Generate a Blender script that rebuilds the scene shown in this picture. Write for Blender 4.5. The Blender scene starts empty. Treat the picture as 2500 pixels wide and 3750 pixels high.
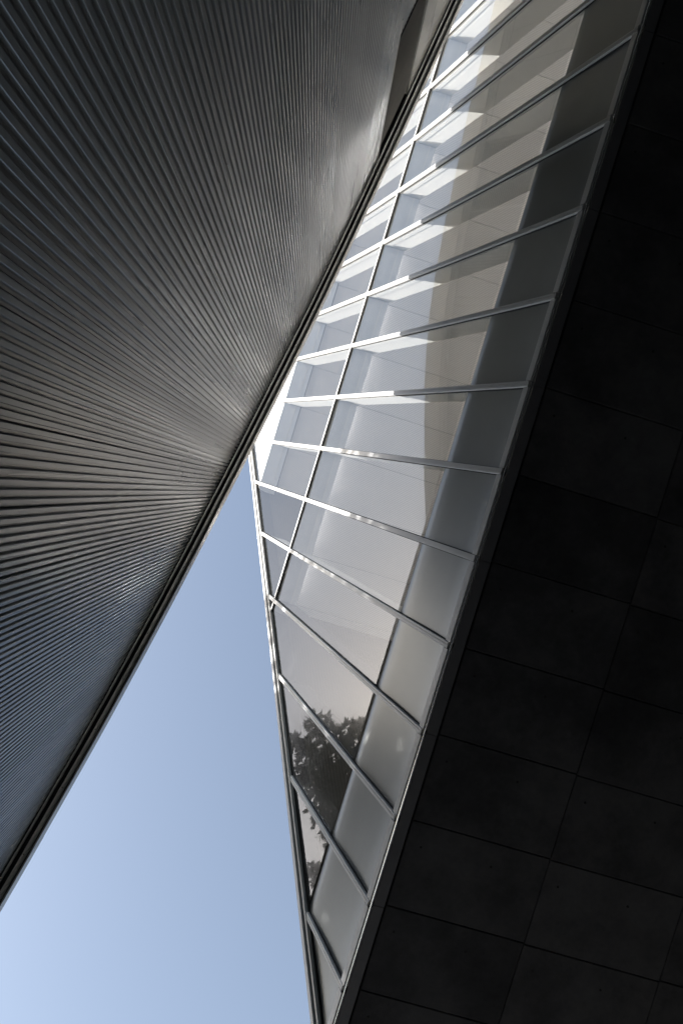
import bpy, math, random
from mathutils import Vector, Matrix

random.seed(7)
scene = bpy.context.scene
col = scene.collection

# ------------------------------------------------------------------ camera
EYE = 1.6                                   # eye height above the pavement
FPX = 2500.0                                # focal length in pixels of the 2500 x 3750 photograph
def camvec(px, py):
    return Vector((px - 1250.0, -(py - 1875.0), -FPX))
Zc = camvec(1160, 1800).normalized()        # where the zenith falls in the picture
Hc = Vector((-0.29, -0.957, 0.0))           # the facade's horizontal
Yc = (Hc - Zc * Hc.dot(Zc)).normalized()
Xc = Yc.cross(Zc)
rot = Matrix((Xc, Yc, Zc)).to_4x4()
cam_data = bpy.data.cameras.new("camera")
cam = bpy.data.objects.new("camera", cam_data)
col.objects.link(cam)
cam_data.sensor_fit = 'VERTICAL'
cam_data.sensor_height = 36.0
cam_data.lens = FPX / 3750.0 * 36.0
cam_data.clip_start = 0.05
cam_data.clip_end = 5000.0
cam.matrix_world = Matrix.Translation((0, 0, EYE)) @ rot
scene.camera = cam

# ------------------------------------------------------------------ sky, sun, exposure
SUN_AZ = math.radians(18.0)                 # from -X towards +Y
SUN_EL = math.radians(20.0)
sun_dir = Vector((-math.cos(SUN_AZ) * math.cos(SUN_EL), math.sin(SUN_AZ) * math.cos(SUN_EL), math.sin(SUN_EL)))
world = bpy.data.worlds.new("World")
scene.world = world
world.use_nodes = True
wn = world.node_tree
bg = wn.nodes["Background"]
sky = wn.nodes.new("ShaderNodeTexSky")
sky.sky_type = 'NISHITA'
sky.sun_disc = False
sky.sun_elevation = SUN_EL
sky.sun_rotation = math.atan2(sun_dir.x, sun_dir.y)
sky.altitude = 0
sky.air_density = 1.0
sky.dust_density = 1.6
sky.ozone_density = 0.0
hsv = wn.nodes.new("ShaderNodeHueSaturation")   # a pale, slightly milky blue, the same all over the sky
hsv.inputs["Saturation"].default_value = 0.83
wn.links.new(sky.outputs[0], hsv.inputs["Color"])
wn.links.new(hsv.outputs[0], bg.inputs[0])
bg.inputs[1].default_value = 0.112
sl = bpy.data.lights.new("sun", 'SUN')
sl.energy = 5.0
sl.angle = math.radians(0.5)
sl.color = (1.0, 0.975, 0.95)
sun = bpy.data.objects.new("sun", sl)
col.objects.link(sun)
sun.rotation_euler = sun_dir.to_track_quat('Z', 'Y').to_euler()
sun.location = (-20, 10, 30)
scene.view_settings.view_transform = 'Standard'
scene.view_settings.look = 'None'
scene.view_settings.gamma = 1.0
scene.view_settings.use_curve_mapping = False
scene.view_settings.exposure = 1.58
scene.render.engine = 'CYCLES'
cy = scene.cycles
cy.max_bounces = 10
cy.diffuse_bounces = 4
cy.glossy_bounces = 5
cy.transmission_bounces = 6
cy.transparent_max_bounces = 24
cy.caustics_reflective = True
cy.blur_glossy = 0.0
cy.sample_clamp_indirect = 20.0
cy.use_denoising = True

# ------------------------------------------------------------------ helpers
def mesh(name, verts, faces, mat=None, parent=None, smooth=False, **props):
    me = bpy.data.meshes.new(name)
    me.from_pydata([tuple(v) for v in verts], [], faces)
    me.validate()
    me.update()
    if smooth:
        for p in me.polygons:
            p.use_smooth = True
    if mat:
        me.materials.append(mat)
    o = bpy.data.objects.new(name, me)
    col.objects.link(o)
    if parent:
        o.parent = parent
    for k, v in props.items():
        o[k] = v
    return o

def empty(name, loc, **props):
    o = bpy.data.objects.new(name, None)
    col.objects.link(o)
    o.location = loc
    o.empty_display_size = 0.3
    for k, v in props.items():
        o[k] = v
    return o

def adopt(child, parent):
    """parent an object built in world coordinates"""
    child.parent = parent
    m = parent.matrix_basis.copy()
    q = parent
    while q.parent:
        m = q.parent.matrix_basis @ q.matrix_parent_inverse @ m
        q = q.parent
    child.matrix_parent_inverse = m.inverted()
    return child

def extrude(polyA, polyB):
    """closed prism between two rings of equal length"""
    n = len(polyA)
    v = list(polyA) + list(polyB)
    f = [tuple(range(n - 1, -1, -1)), tuple(range(n, 2 * n))]
    for i in range(n):
        j = (i + 1) % n
        f.append((i, j, n + j, n + i))
    return v, f

def join_parts(parts):
    V, F = [], []
    for v, f in parts:
        o = len(V)
        V += v
        F += [tuple(i + o for i in q) for q in f]
    return V, F

def mat_new(name):
    m = bpy.data.materials.new(name)
    m.use_nodes = True
    nt = m.node_tree
    return m, nt, nt.nodes["Principled BSDF"]

def link(nt, a, b):
    nt.links.new(a, b)

def obj_coord(nt):
    g = nt.nodes.new("ShaderNodeNewGeometry")
    return g.outputs["Position"]

def noise(nt, scale, detail=4.0, rough=0.55, vec=None, sc=(1, 1, 1)):
    mp = nt.nodes.new("ShaderNodeMapping")
    mp.inputs["Scale"].default_value = sc
    link(nt, vec if vec else obj_coord(nt), mp.inputs["Vector"])
    n = nt.nodes.new("ShaderNodeTexNoise")
    n.inputs["Scale"].default_value = scale
    n.inputs["Detail"].default_value = detail
    n.inputs["Roughness"].default_value = rough
    link(nt, mp.outputs[0], n.inputs["Vector"])
    return n.outputs["Fac"]

def ramp(nt, fac, stops):
    r = nt.nodes.new("ShaderNodeValToRGB")
    while len(r.color_ramp.elements) < len(stops):
        r.color_ramp.elements.new(0.5)
    for e, (p, c) in zip(r.color_ramp.elements, stops):
        e.position = p
        e.color = (c[0], c[1], c[2], 1) if not isinstance(c, (int, float)) else (c, c, c, 1)
    link(nt, fac, r.inputs[0])
    return r.outputs[0]

def bump(nt, bsdf, h, strength, dist):
    b = nt.nodes.new("ShaderNodeBump")
    b.inputs["Strength"].default_value = strength
    b.inputs["Distance"].default_value = dist
    link(nt, h, b.inputs["Height"])
    link(nt, b.outputs[0], bsdf.inputs["Normal"])

# ------------------------------------------------------------------ materials
def make_corrugated():
    m, nt, b = mat_new("painted_corrugated_steel")
    n1 = noise(nt, 1.3, 5, 0.6, sc=(1, 1, 0.18))
    oi = nt.nodes.new("ShaderNodeObjectInfo")
    add = nt.nodes.new("ShaderNodeMath"); add.operation = 'MULTIPLY_ADD'
    link(nt, oi.outputs["Random"], add.inputs[0]); add.inputs[1].default_value = 0.32
    link(nt, n1, add.inputs[2])
    c = ramp(nt, add.outputs[0], [(0.25, (0.212, 0.216, 0.222)), (0.85, (0.298, 0.303, 0.311))])
    link(nt, c, b.inputs["Base Color"])
    b.inputs["Metallic"].default_value = 0.38
    n2 = noise(nt, 5.0, 3, 0.5, sc=(1, 1, 0.03))
    r = ramp(nt, n2, [(0.3, 0.25), (0.75, 0.32)])
    link(nt, r, b.inputs["Roughness"])
    n3 = noise(nt, 1.6, 1, 0.4, sc=(1, 1, 0.25))
    bump(nt, b, n3, 0.10, 0.012)
    return m

def make_plain(name, colr, rough=0.45, metal=0.0, var=0.06, scale=6.0, spec=0.5):
    m, nt, b = mat_new(name)
    n1 = noise(nt, scale, 5, 0.6)
    lo = tuple(max(0, x * (1 - var)) for x in colr)
    hi = tuple(min(1, x * (1 + var)) for x in colr)
    link(nt, ramp(nt, n1, [(0.3, lo), (0.7, hi)]), b.inputs["Base Color"])
    b.inputs["Roughness"].default_value = rough
    b.inputs["Metallic"].default_value = metal
    b.inputs["Specular IOR Level"].default_value = spec
    return m

def make_glass():
    m = bpy.data.materials.new("coated_facade_glass")
    m.use_nodes = True
    nt = m.node_tree
    nt.nodes.clear()
    out = nt.nodes.new("ShaderNodeOutputMaterial")
    mix = nt.nodes.new("ShaderNodeMixShader")
    tr = nt.nodes.new("ShaderNodeBsdfTransparent")
    tr.inputs[0].default_value = (0.955, 0.96, 0.96, 1)
    gl = nt.nodes.new("ShaderNodeBsdfGlossy")
    gl.inputs["Roughness"].default_value = 0.01
    gl.inputs["Color"].default_value = (0.95, 0.97, 0.98, 1)
    fr = nt.nodes.new("ShaderNodeFresnel")
    fr.inputs["IOR"].default_value = 2.15     # coated double glazing
    geo = nt.nodes.new("ShaderNodeNewGeometry")
    front = nt.nodes.new("ShaderNodeMath"); front.operation = 'SUBTRACT'
    front.inputs[0].default_value = 1.0
    link(nt, geo.outputs["Backfacing"], front.inputs[1])
    mu = nt.nodes.new("ShaderNodeMath"); mu.operation = 'MULTIPLY'
    link(nt, fr.outputs[0], mu.inputs[0]); link(nt, front.outputs[0], mu.inputs[1])
    link(nt, mu.outputs[0], mix.inputs[0])
    link(nt, tr.outputs[0], mix.inputs[1])
    hz = nt.nodes.new("ShaderNodeBsdfGlossy")
    hz.inputs["Roughness"].default_value = 0.14
    hz.inputs["Color"].default_value = (0.95, 0.96, 0.96, 1)
    dirt = nt.nodes.new("ShaderNodeMixShader")
    nd = noise(nt, 5.0, 6, 0.65, sc=(0.5, 1.6, 0.35))
    link(nt, ramp(nt, nd, [(0.30, 0.16), (0.72, 0.52)]), dirt.inputs[0])
    link(nt, gl.outputs[0], dirt.inputs[1]); link(nt, hz.outputs[0], dirt.inputs[2])
    link(nt, dirt.outputs[0], mix.inputs[2])
    # float glass is never perfectly flat
    n = noise(nt, 1.1, 1, 0.4)
    bp = nt.nodes.new("ShaderNodeBump")
    bp.inputs["Strength"].default_value = 0.25
    bp.inputs["Distance"].default_value = 0.004
    link(nt, n, bp.inputs["Height"])
    link(nt, bp.outputs[0], gl.inputs["Normal"])
    link(nt, mix.outputs[0], out.inputs[0])
    return m

def make_concrete():
    m, nt, b = mat_new("dark_fair_faced_concrete")
    n1 = noise(nt, 0.9, 6, 0.6)
    n2 = noise(nt, 14.0, 5, 0.7)
    oi = nt.nodes.new("ShaderNodeObjectInfo")
    a = nt.nodes.new("ShaderNodeMath"); a.operation = 'MULTIPLY_ADD'
    link(nt, oi.outputs["Random"], a.inputs[0]); a.inputs[1].default_value = 0.22
    link(nt, n1, a.inputs[2])
    a2 = nt.nodes.new("ShaderNodeMath"); a2.operation = 'MULTIPLY_ADD'
    link(nt, n2, a2.inputs[0]); a2.inputs[1].default_value = 0.25
    link(nt, a.outputs[0], a2.inputs[2])
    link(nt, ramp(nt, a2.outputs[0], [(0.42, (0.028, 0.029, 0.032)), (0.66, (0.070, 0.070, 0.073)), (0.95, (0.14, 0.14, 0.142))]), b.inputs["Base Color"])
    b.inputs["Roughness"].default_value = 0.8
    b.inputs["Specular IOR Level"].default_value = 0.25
    n3 = noise(nt, 60.0, 4, 0.6)
    bump(nt, b, n3, 0.4, 0.004)
    return m

def make_blind(name, colr):
    m, nt, b = mat_new(name)
    w = nt.nodes.new("ShaderNodeTexWave")
    w.wave_type = 'BANDS'; w.bands_direction = 'DIAGONAL'
    w.inputs["Scale"].default_value = 13.0
    w.inputs["Distortion"].default_value = 0.0
    link(nt, obj_coord(nt), w.inputs["Vector"])
    link(nt, ramp(nt, w.outputs["Fac"], [(0.0, tuple(x * 0.78 for x in colr)), (1.0, colr)]), b.inputs["Base Color"])
    b.inputs["Roughness"].default_value = 0.8
    return m

def make_ground():
    m, nt, b = mat_new("asphalt")
    n1 = noise(nt, 60.0, 6, 0.7)
    n2 = noise(nt, 0.4, 4, 0.6)
    mx = nt.nodes.new("ShaderNodeMath"); mx.operation = 'MULTIPLY_ADD'
    link(nt, n2, mx.inputs[0]); mx.inputs[1].default_value = 0.5
    link(nt, n1, mx.inputs[2])
    link(nt, ramp(nt, mx.outputs[0], [(0.4, (0.035, 0.035, 0.037)), (1.0, (0.075, 0.073, 0.07))]), b.inputs["Base Color"])
    b.inputs["Roughness"].default_value = 0.9
    bump(nt, b, n1, 0.6, 0.01)
    return m

M_CORR = make_corrugated()
M_TRIM_LIGHT = make_plain("brushed_steel_trim", (0.60, 0.59, 0.57), 0.35, 0.25)
M_TRIM_DARK = make_plain("recess_shade_black", (0.012, 0.012, 0.014), 0.6, 0.0)  # near-black: shade of the eave and sill gaps put into the colour
M_FASCIA = make_plain("charcoal_metal_fascia", (0.19, 0.19, 0.195), 0.45, 0.2)
M_SMOOTH = make_plain("smooth_grey_cladding", (0.40, 0.385, 0.36), 0.45, 0.3)
M_FRAME = make_plain("pale_powder_coated_frame", (0.56, 0.56, 0.55), 0.38, 0.1, 0.04)
M_DRIP = make_plain("polished_drip_metal", (0.85, 0.86, 0.88), 0.22, 1.0, 0.03)
M_GASKET = make_plain("black_rubber_gasket", (0.015, 0.015, 0.015), 0.7)
M_FIN = make_plain("white_painted_fin", (0.64, 0.63, 0.60), 0.55, 0.0, 0.02)
M_WHITE = make_plain("white_painted_board", (0.82, 0.82, 0.81), 0.5, 0.0, 0.02)
M_SHELF = make_plain("white_painted_shelf", (0.74, 0.76, 0.78), 0.55, 0.0, 0.02)
M_SPAN = make_plain("silver_grey_spandrel", (0.25, 0.26, 0.25), 0.33, 0.5, 0.03, 3.0)
M_BLIND = make_blind("perforated_white_ceiling", (0.82, 0.79, 0.77))
M_ROOM = make_plain("grey_room_finish", (0.28, 0.28, 0.28), 0.7)
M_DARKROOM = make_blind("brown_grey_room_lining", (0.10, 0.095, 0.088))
M_GLASS = make_glass()
M_CONC = make_concrete()
M_CORE = make_plain("grey_structural_concrete", (0.16, 0.16, 0.16), 0.8)
M_GROUND = make_ground()
M_PLUG = make_plain("tie_hole_mortar", (0.03, 0.03, 0.031), 0.9)
M_SCREW = make_plain("screw_head_steel", (0.08, 0.08, 0.08), 0.4, 0.8)
M_BARK = make_plain("conifer_bark", (0.05, 0.035, 0.025), 0.9)
M_LEAF = make_plain("conifer_needles", (0.030, 0.042, 0.020), 0.7, 0.0, 0.4, 3.0)

# ------------------------------------------------------------------ the ground
G = 1500.0
mesh("ground", [(-G, -G, 0), (G, -G, 0), (G, G, 0), (-G, G, 0)], [(0, 1, 2, 3)], M_GROUND, kind="structure")

# ------------------------------------------------------------------ the corrugated building
WX, WK = -1.27, 0.138                       # wall line: x = WX - WK*y
wn_len = math.hypot(1, WK)
NW = Vector((1 / wn_len, WK / wn_len, 0))   # outward, towards the glass building
UW = Vector((-WK / wn_len, 1 / wn_len, 0))  # along the wall
EAVE_PTS = [(-12, 10.20), (-8.4, 10.33), (-6.6, 10.40), (-4.92, 10.42), (-3.15, 10.33), (-1.30, 9.90), (0.40, 9.36),
            (1.22, 9.00), (2.60, 8.37), (3.0, 8.05), (4.0, 7.40), (4.5, 6.86), (5.2, 6.15), (6.4, 4.9), (8.0, 3.1)]
def eave(y):
    """eave height above the eye, smooth through the points"""
    P = EAVE_PTS
    for i in range(len(P) - 1):
        if y <= P[i + 1][0] or i == len(P) - 2:
            break
    def slope(k):
        if k <= 0: return (P[1][1] - P[0][1]) / (P[1][0] - P[0][0])
        if k >= len(P) - 1: return (P[-1][1] - P[-2][1]) / (P[-1][0] - P[-2][0])
        return (P[k + 1][1] - P[k - 1][1]) / (P[k + 1][0] - P[k - 1][0])
    h = P[i + 1][0] - P[i][0]
    t = (y - P[i][0]) / h
    return ((2*t**3 - 3*t**2 + 1) * P[i][1] + (t**3 - 2*t**2 + t) * h * slope(i)
            + (-2*t**3 + 3*t**2) * P[i + 1][1] + (t**3 - t**2) * h * slope(i + 1))
def eave_s(y):
    w = 0.9
    return sum(eave(y + w * k / 4.0) for k in range(-4, 5)) / 9.0
def wallpt(y, out, h):
    """point by its y along the wall, distance out of the wall face, height above the eye"""
    return Vector((WX - WK * y, y, h + EYE)) + NW * out

corr = empty("corrugated_building", (WX, 0, 0), category="building",
             label="dark grey corrugated metal building on the left with curved eave")
Y0W, Y1W = -11.0, 7.6
core_v, core_f = [], []
ys = [Y0W + (Y1W - Y0W) * i / 40.0 for i in range(41)]
for y in ys:
    e = eave_s(y) + 0.10
    for o, h in ((-0.22, -EYE), (-0.22, e), (-5.5, e - 0.4), (-5.5, -EYE)):
        core_v.append(wallpt(y, o, h))
for i in range(40):
    a, b = 4 * i, 4 * i + 4
    for k in range(4):
        core_f.append((a + k, a + (k + 1) % 4, b + (k + 1) % 4, b + k))
core_f += [(3, 2, 1, 0), (160, 161, 162, 163)]
core = adopt(mesh("wall_body", core_v, core_f, M_CORE), corr)

PITCH = 0.0500
RIBS = 8
OPEN_Y, OPEN_H, PIER_Y = -5.0, 7.62, -6.1    # the louvred opening high on the wall
step = PITCH * RIBS / wn_len
# one rib: ridge flat, flank, groove floor, flank  (distance along, depth)
prof = [(0.000, -0.023), (0.002, -0.023), (0.0040, -0.003), (0.0058, 0.0), (0.0280, 0.0), (0.0298, -0.002),
        (0.0325, -0.015), (0.0345, -0.0175), (0.0475, -0.0185), (0.0500, -0.023)]
nsheet = 0
y = Y0W
LEV = 10
while y < Y1W - 0.01:
    line = []
    for r in range(RIBS):
        for (s, d) in prof[:-1]:
            line.append((y + (r * PITCH + s) / wn_len, d))
    line.append((y + step, prof[-1][1]))
    # a narrow, deeper lap joint between neighbouring sheets
    line[0] = (line[0][0] + 0.001, -0.030)
    line[1] = (line[1][0] + 0.0015, -0.025)
    off = random.uniform(-0.0015, 0.0015)
    tilt = random.uniform(-0.0012, 0.0012)
    V, F = [], []
    top_cut = None
    ymid = y + step / 2
    n = len(line)
    for L in range(LEV + 1):
        for (yy, d) in line:
            top = eave_s(yy)
            if ymid < OPEN_Y - 0.02:
                top = OPEN_H
            h = -EYE + (top + EYE) * L / LEV
            V.append(wallpt(yy, d + off + tilt * math.sin(L * 1.7 + y * 3.0) * 1.5, h))
    for L in range(LEV):
        for k in range(n - 1):
            a = L * n + k
            F.append((a, a + 1, a + n + 1, a + n))
    o = mesh("metal_sheet", V, F, M_CORR)
    adopt(o, core)
    y += step

# eave trims, in lengths, following the curved eave
def eave_bar(name, ya, yb, o0, o1, d0, d1, mat, parent, seg=4, rise=0.0):
    rings = []
    for i in range(seg + 1):
        yy = ya + (yb - ya) * i / seg
        e = eave_s(yy)
        rings.append([wallpt(yy, o0, e + d0), wallpt(yy, o1, e + d0 + rise), wallpt(yy, o1, e + d1), wallpt(yy, o0, e + d1)])
    V = [p for r in rings for p in r]
    F = [(3, 2, 1, 0), tuple(4 * seg + k for k in range(4))]
    for i in range(seg):
        a, b = 4 * i, 4 * i + 4
        for k in range(4):
            F.append((a + k, a + (k + 1) % 4, b + (k + 1) % 4, b + k))
    return adopt(mesh(name, V, F, mat), parent)
trim = eave_bar("eave_soffit", Y0W, Y1W, -0.215, 0.148, 0.10, 0.13, M_TRIM_DARK, corr, 40)
yy = Y0W
while yy < Y1W - 0.05:
    y2 = min(yy + 1.6, Y1W)
    eave_bar("drip_strip", yy + 0.002, y2 - 0.002, 0.012, 0.028, -0.012, 0.10, M_TRIM_LIGHT, trim, 8, rise=0.016)
    eave_bar("inner_closure", yy + 0.002, y2 - 0.002, -0.05, -0.015, 0.02, 0.10, M_TRIM_DARK, trim, 8)
    yy = y2
yy = Y0W
while yy < Y1W - 0.05:
    y2 = min(yy + 0.53, Y1W)
    j = random.uniform(-0.0015, 0.0015)
    eave_bar("fascia_strip", yy + 0.002, y2 - 0.002, 0.076 + j, 0.118 + j, 0.012, 0.10, M_TRIM_LIGHT, trim, 3, rise=0.045)
    eave_bar("outer_lip", yy + 0.002, y2 - 0.002, 0.134 + j, 0.150 + j, 0.03, 0.36, M_SMOOTH, trim, 3)
    # a screw at each lap
    e = eave_s(yy + 0.03)
    c = wallpt(yy + 0.03, 0.092, e + 0.027)
    V, F = [], []
    for ring, (rr, dz) in enumerate(((0.007, 0.0), (0.006, -0.004), (0.0025, -0.005))):
        for k in range(8):
            a = k * math.pi / 4
            V.append(c + UW * rr * math.cos(a) + NW * rr * math.sin(a) + Vector((0, 0, dz)))
    for r in range(2):
        for k in range(8):
            F.append((8 * r + k, 8 * r + (k + 1) % 8, 8 * r + 8 + (k + 1) % 8, 8 * r + 8 + k))
    F.append(tuple(16 + k for k in range(8)))
    adopt(mesh("screw", V, F, M_SCREW), trim)
    yy = y2

# the louvred opening with its jamb, sill and the smooth pier beyond
def wall_box(name, ya, yb, o0, o1, h0, h1, mat, parent):
    if not callable(h1):
        t = h1
        h1 = lambda q: t
    A = [wallpt(ya, o0, h0), wallpt(ya, o1, h0), wallpt(ya, o1, h1(ya)), wallpt(ya, o0, h1(ya))]
    B = [wallpt(yb, o0, h0), wallpt(yb, o1, h0), wallpt(yb, o1, h1(yb)), wallpt(yb, o0, h1(yb))]
    v, f = extrude(A, B)
    return adopt(mesh(name, v, f, mat), parent)
top_e = lambda q: eave_s(q) - 0.004
wall_box("sill_flashing", Y0W, OPEN_Y - 0.03, -0.20, 0.010, OPEN_H + 0.002, OPEN_H + 0.03, M_TRIM_DARK, corr)
wall_box("jamb", OPEN_Y - 0.028, OPEN_Y - 0.012, -0.20, 0.006, OPEN_H - 0.3, top_e, M_TRIM_LIGHT, corr)
parts = []
h = OPEN_H + 0.06
while h < 10.28:
    a, b = PIER_Y + 0.004, OPEN_Y - 0.03
    A = [wallpt(a, -0.075, h + 0.03), wallpt(a, -0.070, h + 0.03), wallpt(a, -0.028, h), wallpt(a, -0.034, h - 0.002)]
    B = [wallpt(b, -0.075, h + 0.03), wallpt(b, -0.070, h + 0.03), wallpt(b, -0.028, h), wallpt(b, -0.034, h - 0.002)]
    parts.append(extrude(A, B))
    h += 0.038
V, F = join_parts(parts)
o = adopt(mesh("louvre_slats", V, F, M_SMOOTH, kind="stuff"), corr)
o["label"] = "fine horizontal louvre slats high in the corrugated wall"
wall_box("louvre_backing", PIER_Y + 0.002, OPEN_Y - 0.03, -0.2, -0.10, OPEN_H + 0.04, top_e, M_TRIM_DARK, corr)
pw = 0.55
yy = PIER_Y
while yy > Y0W + 0.1:
    wall_box("pier_panel", yy - pw + 0.008, yy - 0.002, -0.20, -0.006 + random.uniform(-.002, .002), OPEN_H + 0.034, top_e, M_SMOOTH, corr)
    yy -= pw

# ------------------------------------------------------------------ the leaning glass building
GX0, GH0, GK = 1.735, 6.75, 0.3775          # foot of the glass and its lean towards -X
GL = math.hypot(1, GK)
NG = Vector((-1 / GL, 0, -GK / GL))         # outward normal of the glass
UG = Vector((-GK / GL, 0, 1 / GL))          # up the slope
def gx(h):
    return GX0 - GK * (h - GH0)
def gpt(y, h, out=0.0, depth=0.0):
    """point on the glass by y and height above the eye; out along the normal, depth level into the room"""
    return Vector((gx(h) + depth, y, h + EYE)) + NG * out
def verge_h(y): return 15.30 - 1.53 * y
def verge_y(h): return (15.30 - h) / 1.53
H_TR, H_BAND, H_SPAN, H_TOP = 11.72, 14.58, 7.92, 19.6
DEPTH = 0.35
MY = [-0.728 + 0.911 * k for k in range(-11, 7)]    # mullion lines
MY = [y for y in MY if y < 5.3]
YEND = verge_y(GH0)

glassb = empty("glass_building", (GX0, 0, 0), category="building",
               label="white framed glass facade leaning outward above the dark concrete soffit")

def facade_bar(name, p0, p1, profile, mat, parent):
    """profile = ring of (across, out) swept between two (y,h) points on the glass"""
    a, b = gpt(*p0), gpt(*p1)
    d = (b - a).normalized()
    side = NG.cross(d).normalized()
    A = [a + side * s + NG * o for s, o in profile]
    B = [b + side * s + NG * o for s, o in profile]
    v, f = extrude(A, B)
    return adopt(mesh(name, v, f, mat), parent)
def rect(w0, w1, o0, o1):
    return [(w0, o0), (w0, o1), (w1, o1), (w1, o0)]
MULL = [(-.031, -.02), (-.031, .030), (-.028, .033), (-.008, .033), (-.008, .025), (-.003, .025), (-.003, .033), (.028, .033), (.031, .030), (.031, -.02)]

def clip_poly(poly, off):
    """keep the part of a (y,h) polygon below the verge line shifted down by off"""
    out = []
    g = lambda p: (verge_h(p[0]) - off) - p[1]
    for i in range(len(poly)):
        a, b = poly[i], poly[(i + 1) % len(poly)]
        ga, gb = g(a), g(b)
        if ga >= 0: out.append(a)
        if (ga >= 0) != (gb >= 0):
            t = ga / (ga - gb)
            out.append((a[0] + (b[0] - a[0]) * t, a[1] + (b[1] - a[1]) * t))
    return out
VO = 0.30                                    # the glazing stops this far (vertically) below the verge's outer edge

for ym in MY:
    top = min(verge_h(ym) - VO + 0.06, H_TOP)
    if top < GH0 + 0.2: continue
    facade_bar("mullion", (ym, GH0 + 0.02), (ym, top), MULL, M_FRAME, glassb)
    facade_bar("gasket", (ym, GH0 + 0.02), (ym, top), rect(-.040, .040, -.012, .004), M_GASKET, glassb)

cells = [(a, b) for a, b in zip(MY, MY[1:] + [MY[-1] + 0.911])]
for (a, b) in cells:
    # bottom rail, with a joint at each mullion
    ye = min(b, verge_y(GH0 + 0.05))
    if ye - 0.03 > a + 0.05:
        facade_bar("bottom_rail", (a + 0.037, GH0 + 0.043), (min(b - 0.037, ye), GH0 + 0.043), [(-.043, -.02), (-.043, .026), (-.039, .03), (.039, .03), (.043, .026), (.043, -.02)], M_FRAME, glassb)
    # transom
    if verge_h(b) - VO > H_TR or verge_h(a) - VO > H_TR + 0.15:
        ye = min(b - 0.0345, verge_y(H_TR) - 0.16)
        if ye > a + 0.06:
            facade_bar("transom", (a + 0.0345, H_TR), (ye, H_TR), [(-.024, -.02), (-.024, .024), (-.021, .027), (.021, .027), (.024, .024), (.024, -.02)], M_FRAME, glassb)
            facade_bar("gasket", (a + 0.037, H_TR), (ye, H_TR), rect(-.036, .036, -.010, .003), M_GASKET, glassb)
    # panes, one below and one above the transom
    for (h0, h1) in ((H_SPAN - 0.03, H_TR), (H_TR, H_TOP)):
        poly = clip_poly([(a + 0.004, h0 + 0.003), (b - 0.004, h0 + 0.003), (b - 0.004, h1 - 0.003), (a + 0.004, h1 - 0.003)], VO)
        if len(poly) >= 3:
            dt = random.uniform(-0.005, 0.005)
            du = random.uniform(-0.0015, 0.0015)
            A = [gpt(p[0], p[1], -0.006 + dt * (p[0] - a) + du * (p[1] - h0)) for p in poly]
            B = [gpt(p[0], p[1], -0.016 + dt * (p[0] - a) + du * (p[1] - h0)) for p in poly]
            v, f = extrude(A, B)
            adopt(mesh("pane", v, f, M_GLASS), glassb)
    # ceiling panels of the two floors, set above the shelf line
    for hs, dep in ((H_TR, 2.6), (H_BAND, 2.2)):
        hc = hs + 0.20
        ye = min(b, verge_y(hc) - 0.05)
        if ye > a + 0.1:
            A = [Vector((gx(hs) + DEPTH + 0.03, a + 0.004, hc + EYE)), Vector((gx(hs) + dep, a + 0.004, hc + EYE)),
                 Vector((gx(hs) + dep, a + 0.004, hc + 0.02 + EYE)), Vector((gx(hs) + DEPTH + 0.03, a + 0.004, hc + 0.02 + EYE))]
            B = [Vector((p.x, ye - 0.004, p.z)) for p in A]
            v, f = extrude(A, B)
            adopt(mesh("ceiling_panel", v, f, M_BLIND), glassb)
    # shelves over each box and a white rail standing in for the backlit slit
    for hs in (H_TR, H_BAND):
        ye = min(b - 0.024, verge_y(hs) - 0.14)
        if ye > a + 0.1:
            A = [gpt(a + 0.024, hs, -0.02), gpt(a + 0.024, hs, 0, DEPTH + 0.02), gpt(a + 0.024, hs + 0.05, 0, DEPTH + 0.02), gpt(a + 0.024, hs + 0.05, -0.02)]
            B = [Vector((p.x, ye, p.z)) for p in A]
            v, f = extrude(A, B)
            adopt(mesh("shelf", v, f, M_SHELF), glassb)
            A = [gpt(a + 0.05, hs, 0, 0.0) + Vector((dx, 0, dz)) for dx, dz in ((.27, -.05), (.285, -.05), (.285, -.005), (.27, -.005))]
            B = [Vector((p.x, ye - 0.03, p.z)) for p in A]
            v, f = extrude(A, B)
            adopt(mesh("slit_rail", v, f, M_WHITE), glassb)
    # white band behind the glass above the upper boxes
    poly = clip_poly([(a + 0.02, H_BAND + 0.052), (b - 0.02, H_BAND + 0.052), (b - 0.02, H_TOP), (a + 0.02, H_TOP)], VO + 0.06)
    if len(poly) >= 3:
        A = [gpt(p[0], p[1], 0, 0.04) for p in poly]
        B = [gpt(p[0], p[1], 0, 0.06) for p in poly]
        v, f = extrude(A, B)
        adopt(mesh("white_band", v, f, M_WHITE), glassb)
    # spandrel sheet with a rounded top edge turning into the room
    ring = [(GH0 + 0.06, 0.004)]
    for q in range(1, 8):
        ring.append((GH0 + 0.05 + (H_SPAN - 0.20 - GH0 - 0.05) * q / 7.0, -0.004 - 0.010 * math.sin(math.pi * q / 7.0)))
    for q in range(1, 9):
        ang = math.pi * 0.5 * q / 8.0
        ring.append((H_SPAN - 0.20 + 0.20 * math.sin(ang), -0.004 - 0.075 * (1 - math.cos(ang))))
    V, F = [], []
    for (hh, oo) in ring + [(H_SPAN, -0.20)]:
        y1 = min(b - 0.012, verge_y(hh) - 0.20)
        V.append(gpt(a + 0.012, hh, oo)); V.append(gpt(max(y1, a + 0.013), hh, oo))
    for i in range(len(ring)):
        F.append((2 * i, 2 * i + 1, 2 * i + 3, 2 * i + 2))
    adopt(mesh("spandrel", V, F, M_SPAN, smooth=True), glassb)

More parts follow.
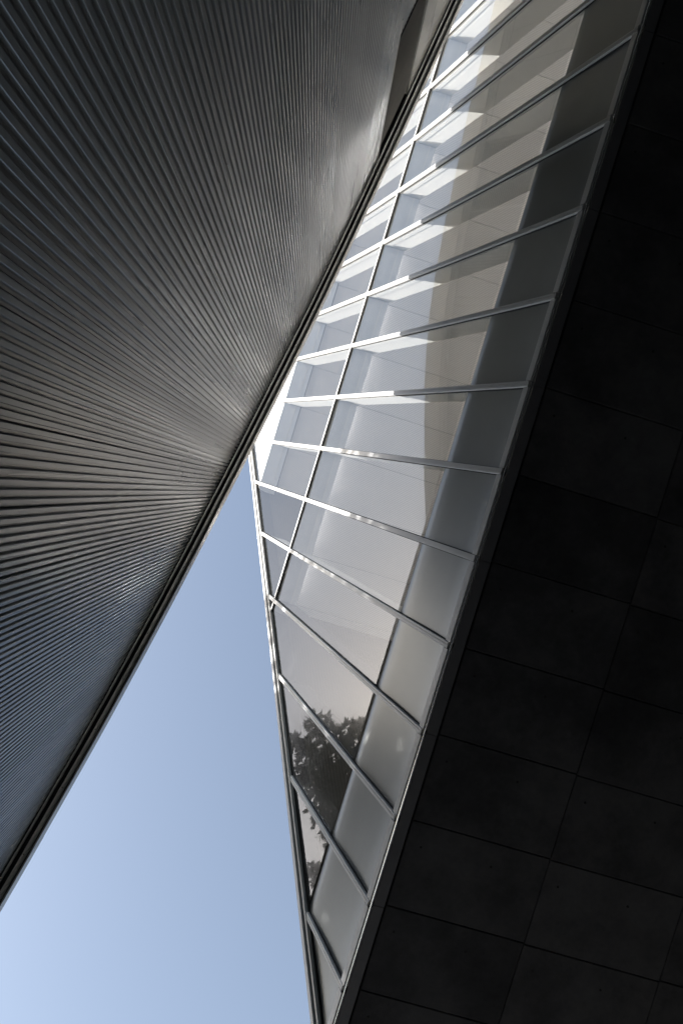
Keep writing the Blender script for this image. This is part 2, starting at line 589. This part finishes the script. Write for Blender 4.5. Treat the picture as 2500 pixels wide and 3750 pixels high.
# fins behind the mullions
for ym in MY:
    t = min(verge_h(ym) - VO - 0.15, H_BAND)
    if t < H_SPAN + 0.2: continue
    A = [gpt(ym - 0.02, H_SPAN - 0.03, -0.021), gpt(ym - 0.02, H_SPAN - 0.03, 0, DEPTH + 0.03), gpt(ym - 0.02, t, 0, DEPTH + 0.03), gpt(ym - 0.02, t, -0.021)]
    B = [p + Vector((0, 0.04, 0)) for p in A]
    v, f = extrude(A, B)
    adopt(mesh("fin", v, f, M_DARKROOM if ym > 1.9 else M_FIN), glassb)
    # stepped frame along the fin behind the glass
    A = [gpt(ym - 0.030, H_SPAN - 0.03, 0, 0.05), gpt(ym - 0.030, H_SPAN - 0.03, 0, 0.12), gpt(ym - 0.030, t - 0.05, 0, 0.12), gpt(ym - 0.030, t - 0.05, 0, 0.05)]
    B = [p + Vector((0, 0.060, 0)) for p in A]
    v, f = extrude(A, B)
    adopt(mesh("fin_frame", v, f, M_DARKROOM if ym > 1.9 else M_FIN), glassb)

# the verge: outer coping, dark groove, inner frame
vp0, vp1 = (verge_y(H_TOP + 0.2), H_TOP + 0.2), (YEND + 0.02, verge_h(YEND + 0.02))
a3, b3 = gpt(*vp0), gpt(*vp1)
dv = (b3 - a3).normalized()
sv = NG.cross(dv).normalized()
sgn = 1.0 if sv.z < 0 else -1.0             # +across must point down the slope, into the glazing
def vprof(w0, w1, o0, o1): return rect(sgn * w0, sgn * w1, o0, o1)
facade_bar("verge_coping", vp0, vp1, vprof(0.0, 0.062, -0.25, 0.060), M_FRAME, glassb)
facade_bar("verge_groove", vp0, vp1, vprof(0.0625, 0.095, -0.25, 0.010), M_GASKET, glassb)
facade_bar("verge_frame", vp0, vp1, vprof(0.0955, 0.130, -0.25, 0.040), M_FRAME, glassb)
facade_bar("verge_gasket", vp0, vp1, vprof(0.1305, 0.150, -0.25, 0.004), M_GASKET, glassb)

# body of the building: back wall, floors and the sloping roof sheet
prof_y = [(-14.0, H_TOP), (verge_y(H_TOP), H_TOP), (YEND - 0.05, GH0 + 0.12), (-14.0, GH0 + 0.12)]
A = [Vector((5.2, p[0], p[1] - 0.02 + EYE)) for p in prof_y]
B = [Vector((14.0, p.y, p.z)) for p in A]
v, f = extrude(A, B)
adopt(mesh("back_wall", v, f, M_WHITE), glassb)
ra, rb = (verge_y(H_TOP + 0.2), H_TOP + 0.2), (YEND - 0.02, verge_h(YEND - 0.02))
A = [gpt(ra[0], ra[1] - 0.20, -0.26), gpt(rb[0], rb[1] - 0.20, -0.26), gpt(rb[0], rb[1] - 0.06, -0.26), gpt(ra[0], ra[1] - 0.06, -0.26)]
B = [Vector((14.0, p.y, p.z)) for p in A]
v, f = extrude(A, B)
adopt(mesh("roof", v, f, M_DARKROOM), glassb)
A = [gpt(-14.0, H_TOP + 0.02, -0.26), gpt(ra[0], H_TOP + 0.02, -0.26), gpt(ra[0], H_TOP + 0.2, -0.26), gpt(-14.0, H_TOP + 0.2, -0.26)]
B = [Vector((14.0, p.y, p.z)) for p in A]
v, f = extrude(A, B)
adopt(mesh("roof", v, f, M_DARKROOM), glassb)
for hf, hb in ((H_SPAN - 0.06, H_SPAN - 0.30), (H_TR + 0.45, H_TR + 0.225), (H_BAND + 0.45, H_BAND + 0.225)):
    x1 = gx(hb) + 0.30
    ye = verge_y(hf) - 0.25
    A = [Vector((x1, -13.9, hb + EYE)), Vector((5.2, -13.9, hb + EYE)), Vector((5.2, -13.9, hf + EYE)), Vector((x1, -13.9, hf + EYE))]
    B = [Vector((p.x, ye, p.z)) for p in A]
    v, f = extrude(A, B)
    adopt(mesh("floor_slab", v, f, M_ROOM), glassb)

# soffit: metal drip edge, dark fascia strip, concrete panels
SX = GX0 + 0.016
YS = 9.0                                     # the soffit runs on past the apex of the glass
ring = [(SX - 0.022 + 0.009 * math.cos(q * math.pi / 5), GH0 - 0.010 + 0.009 * math.sin(q * math.pi / 5) + EYE) for q in range(10)]
v, f = extrude([Vector((x, -12, z)) for x, z in ring], [Vector((x, YS, z)) for x, z in ring])
adopt(mesh("drip_edge", v, f, M_DRIP, smooth=True), glassb)
def zbox(name, x0, x1, y0, y1, h0, h1, mat, parent, ch=0.0):
    if ch:
        A = [Vector((x, y, h0 + EYE)) for x, y in ((x0 + ch, y0 + ch), (x1 - ch, y0 + ch), (x1 - ch, y1 - ch), (x0 + ch, y1 - ch))]
        C = [Vector((x, y, h0 + ch + EYE)) for x, y in ((x0, y0), (x1, y0), (x1, y1), (x0, y1))]
        B = [Vector((x, y, h1 + EYE)) for x, y in ((x0, y0), (x1, y0), (x1, y1), (x0, y1))]
        v1, f1 = extrude(A, C)
        v2, f2 = extrude(C, B)
        f1 = [q for i, q in enumerate(f1) if i != 1]
        V = A + C + B
        F = [(3, 2, 1, 0)] + [(i, (i + 1) % 4, 4 + (i + 1) % 4, 4 + i) for i in range(4)] + [(4 + i, 4 + (i + 1) % 4, 8 + (i + 1) % 4, 8 + i) for i in range(4)] + [(8, 9, 10, 11)]
        return adopt(mesh(name, V, F, mat), parent)
    A = [Vector((x, y, h0 + EYE)) for x, y in ((x0, y0), (x1, y0), (x1, y1), (x0, y1))]
    B = [Vector((x, y, h1 + EYE)) for x, y in ((x0, y0), (x1, y0), (x1, y1), (x0, y1))]
    v, f = extrude(A, B)
    return adopt(mesh(name, v, f, mat), parent)
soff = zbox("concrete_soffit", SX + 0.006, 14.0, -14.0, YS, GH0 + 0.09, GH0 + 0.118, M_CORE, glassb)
soff["label"] = "dark fair faced concrete underside in shade"
yj = MY[0]
while yj < YS:
    zbox("fascia_strip", SX + 0.004, SX + 0.112, yj + 0.003, min(yj + 1.822 - 0.003, YS), GH0 + 0.0, GH0 + 0.085, M_FASCIA, soff)
    yj += 1.822
PX0 = SX + 0.135
PXW = 1.48
for i in range(5):
    for k in range(-12, 11):
        y0 = -0.728 + 0.911 * k - 0.02 + (0.012 if i % 2 else 0.0)
        x0 = PX0 + i * PXW
        if y0 + 0.911 > YS: continue
        dz = random.uniform(-0.0015, 0.0015)
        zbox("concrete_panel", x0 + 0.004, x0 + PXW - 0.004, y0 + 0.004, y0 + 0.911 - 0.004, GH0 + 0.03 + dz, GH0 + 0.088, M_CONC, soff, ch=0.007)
        if i < 2 and -7 < y0 < 5:
            for (fx, fy) in ((0.11, 0.27), (0.62, 0.27)):
                cx, cyy = x0 + fx * PXW + random.uniform(-.01, .01), y0 + fy * 0.911
                ring = [Vector((cx + 0.013 * math.cos(q * math.pi / 5), cyy + 0.013 * math.sin(q * math.pi / 5), GH0 + 0.028 + EYE)) for q in range(10)]
                ring2 = [p + Vector((0, 0, 0.02)) for p in ring]
                v, f = extrude(ring, ring2)
                adopt(mesh("tie_hole_plug", v, f, M_PLUG), soff)
# ground-floor wall that carries the overhang
zbox("unseen_ground_wall", 7.2, 7.5, -14.0, YS, -EYE, GH0 + 0.02, M_CONC, glassb)
zbox("unseen_ground_wall", 1.9, 7.19, -9.3, -9.0, -EYE, GH0 + 0.02, M_CONC, glassb)  # unseen return wall, added to keep light off the soffit and passage
# unseen low wall added to shut out light at the passage's far end
zbox("light_block_wall", 0.35, 1.88, -9.3, -9.0, -EYE, GH0 - 0.4, M_CONC, glassb)

# ------------------------------------------------------------------ conifers beyond the corrugated building (tall ones mirrored in the glass, last ones added to block sun)
def conifer(x, y, top, base_r, label, seed):
    rnd = random.Random(seed)
    ht = top + EYE
    t = empty("conifer_tree", (x, y, 0), category="tree", label=label, group="conifers beyond the corrugated building")
    V, F = [], []
    for L in range(9):
        zz = ht * L / 8.0
        rr = 0.30 * (1 - L / 8.0) + 0.015
        for k in range(8):
            V.append(Vector((rr * math.cos(k * math.pi / 4), rr * math.sin(k * math.pi / 4), zz)))
    for L in range(8):
        for k in range(8):
            F.append((8 * L + k, 8 * L + (k + 1) % 8, 8 * L + 8 + (k + 1) % 8, 8 * L + 8 + k))
    mesh("trunk", V, F, M_BARK, t)
    V, F = [], []
    z = ht * 0.22
    while z < ht - 0.05:
        rel = (ht - z) / (ht * 0.70)
        nb = 5 if rel > 0.15 else 4
        a0 = rnd.uniform(0, 6.28)
        for b in range(nb):
            ang = a0 + b * 6.283 / nb + rnd.uniform(-.3, .3)
            Lb = base_r * (rel ** 0.62) * rnd.uniform(0.65, 1.15) + 0.12
            dirv = Vector((math.cos(ang), math.sin(ang), 0))
            side = Vector((-math.sin(ang), math.cos(ang), 0))
            n = max(7, int(Lb * 22))
            for q in range(n):
                s = (q + rnd.random()) / n
                droop = 0.30 * Lb * s * s - 0.22 * Lb * s
                c = Vector((0, 0, z - droop)) + dirv * (Lb * s) + side * rnd.uniform(-.16, .16) * Lb * (1 - 0.6 * s)
                for w in range(3):
                    d2 = (dirv * rnd.uniform(.3, 1) + side * rnd.uniform(-.9, .9) + Vector((0, 0, rnd.uniform(-.6, .35)))).normalized()
                    sd = d2.cross(Vector((rnd.uniform(-1, 1), rnd.uniform(-1, 1), 1))).normalized()
                    ln, wd = rnd.uniform(.13, .30), rnd.uniform(.022, .05)
                    i0 = len(V)
                    V += [c - sd * wd * .6, c + sd * wd * .6, c + d2 * ln * .6 + sd * wd, c + d2 * ln, c + d2 * ln * .6 - sd * wd]
                    F.append((i0, i0 + 1, i0 + 2, i0 + 3, i0 + 4))
        z += rnd.uniform(0.22, 0.34)
    mesh("crown", V, F, M_LEAF, t)
    return t
TREES = [(-10.5, 1.5, 14.1, 2.0, "conifer at the near end of the row, beyond the highest part of the eave"),
         (-10.8, 2.9, 15.1, 2.3, "second conifer from the near end of the row"),
         (-10.3, 4.3, 15.5, 2.4, "third conifer from the near end of the row"),
         (-11.0, 5.7, 16.2, 2.4, "fourth conifer, last of the low ones before the tall group"),
         (-11.0, 7.45, 18.5, 1.9, "conifer mirrored right of the slim spire, crossing a mullion"),
         (-11.0, 8.25, 20.7, 2.2, "dark conifer whose slim spire is mirrored in the lower panes"),
         (-11.2, 9.40, 21.2, 2.8, "broad tallest conifer mirrored left of the slim spire"),
         (-11.4, 10.4, 21.0, 3.0, "conifer mirrored in the dark triangular pane near the verge"),
         (-11.3, 11.3, 19.6, 2.4, "conifer mirrored in the lowest pane above the gaps of sky"),
         (-10.9, 12.9, 18.5, 1.9, "conifer mirrored in the lowest pane below the gaps of sky"),
         (-12.2, 14.8, 18.6, 2.4, "conifer at the far end of the front row"),
         (-12.3, 6.45, 14.6, 2.4, "low conifer added to block sun between the two rows, nearer the tall group"),  # from here on: unseen trees added to stop sun through the gaps
         (-12.2, 4.9, 13.9, 2.4, "low conifer added to block sun between the two rows, nearer the camera"),
         (-12.5, 8.1, 15.8, 2.6, "low conifer added to block sun between the two rows, behind the slim spire"),
         (-13.6, 3.7, 14.6, 2.6, "conifer at the near end of the back row added to block sun"),
         (-13.4, 5.1, 15.2, 2.7, "second conifer of the back row added to block sun"),
         (-13.6, 6.5, 16.0, 2.7, "third conifer of the back row added to block sun"),
         (-13.3, 7.9, 17.0, 2.8, "fourth conifer at the far end of the back row added to block sun")]
for i, (x, y, top, r, lab) in enumerate(TREES):
    conifer(x, y, top, r, lab, 100 + i)
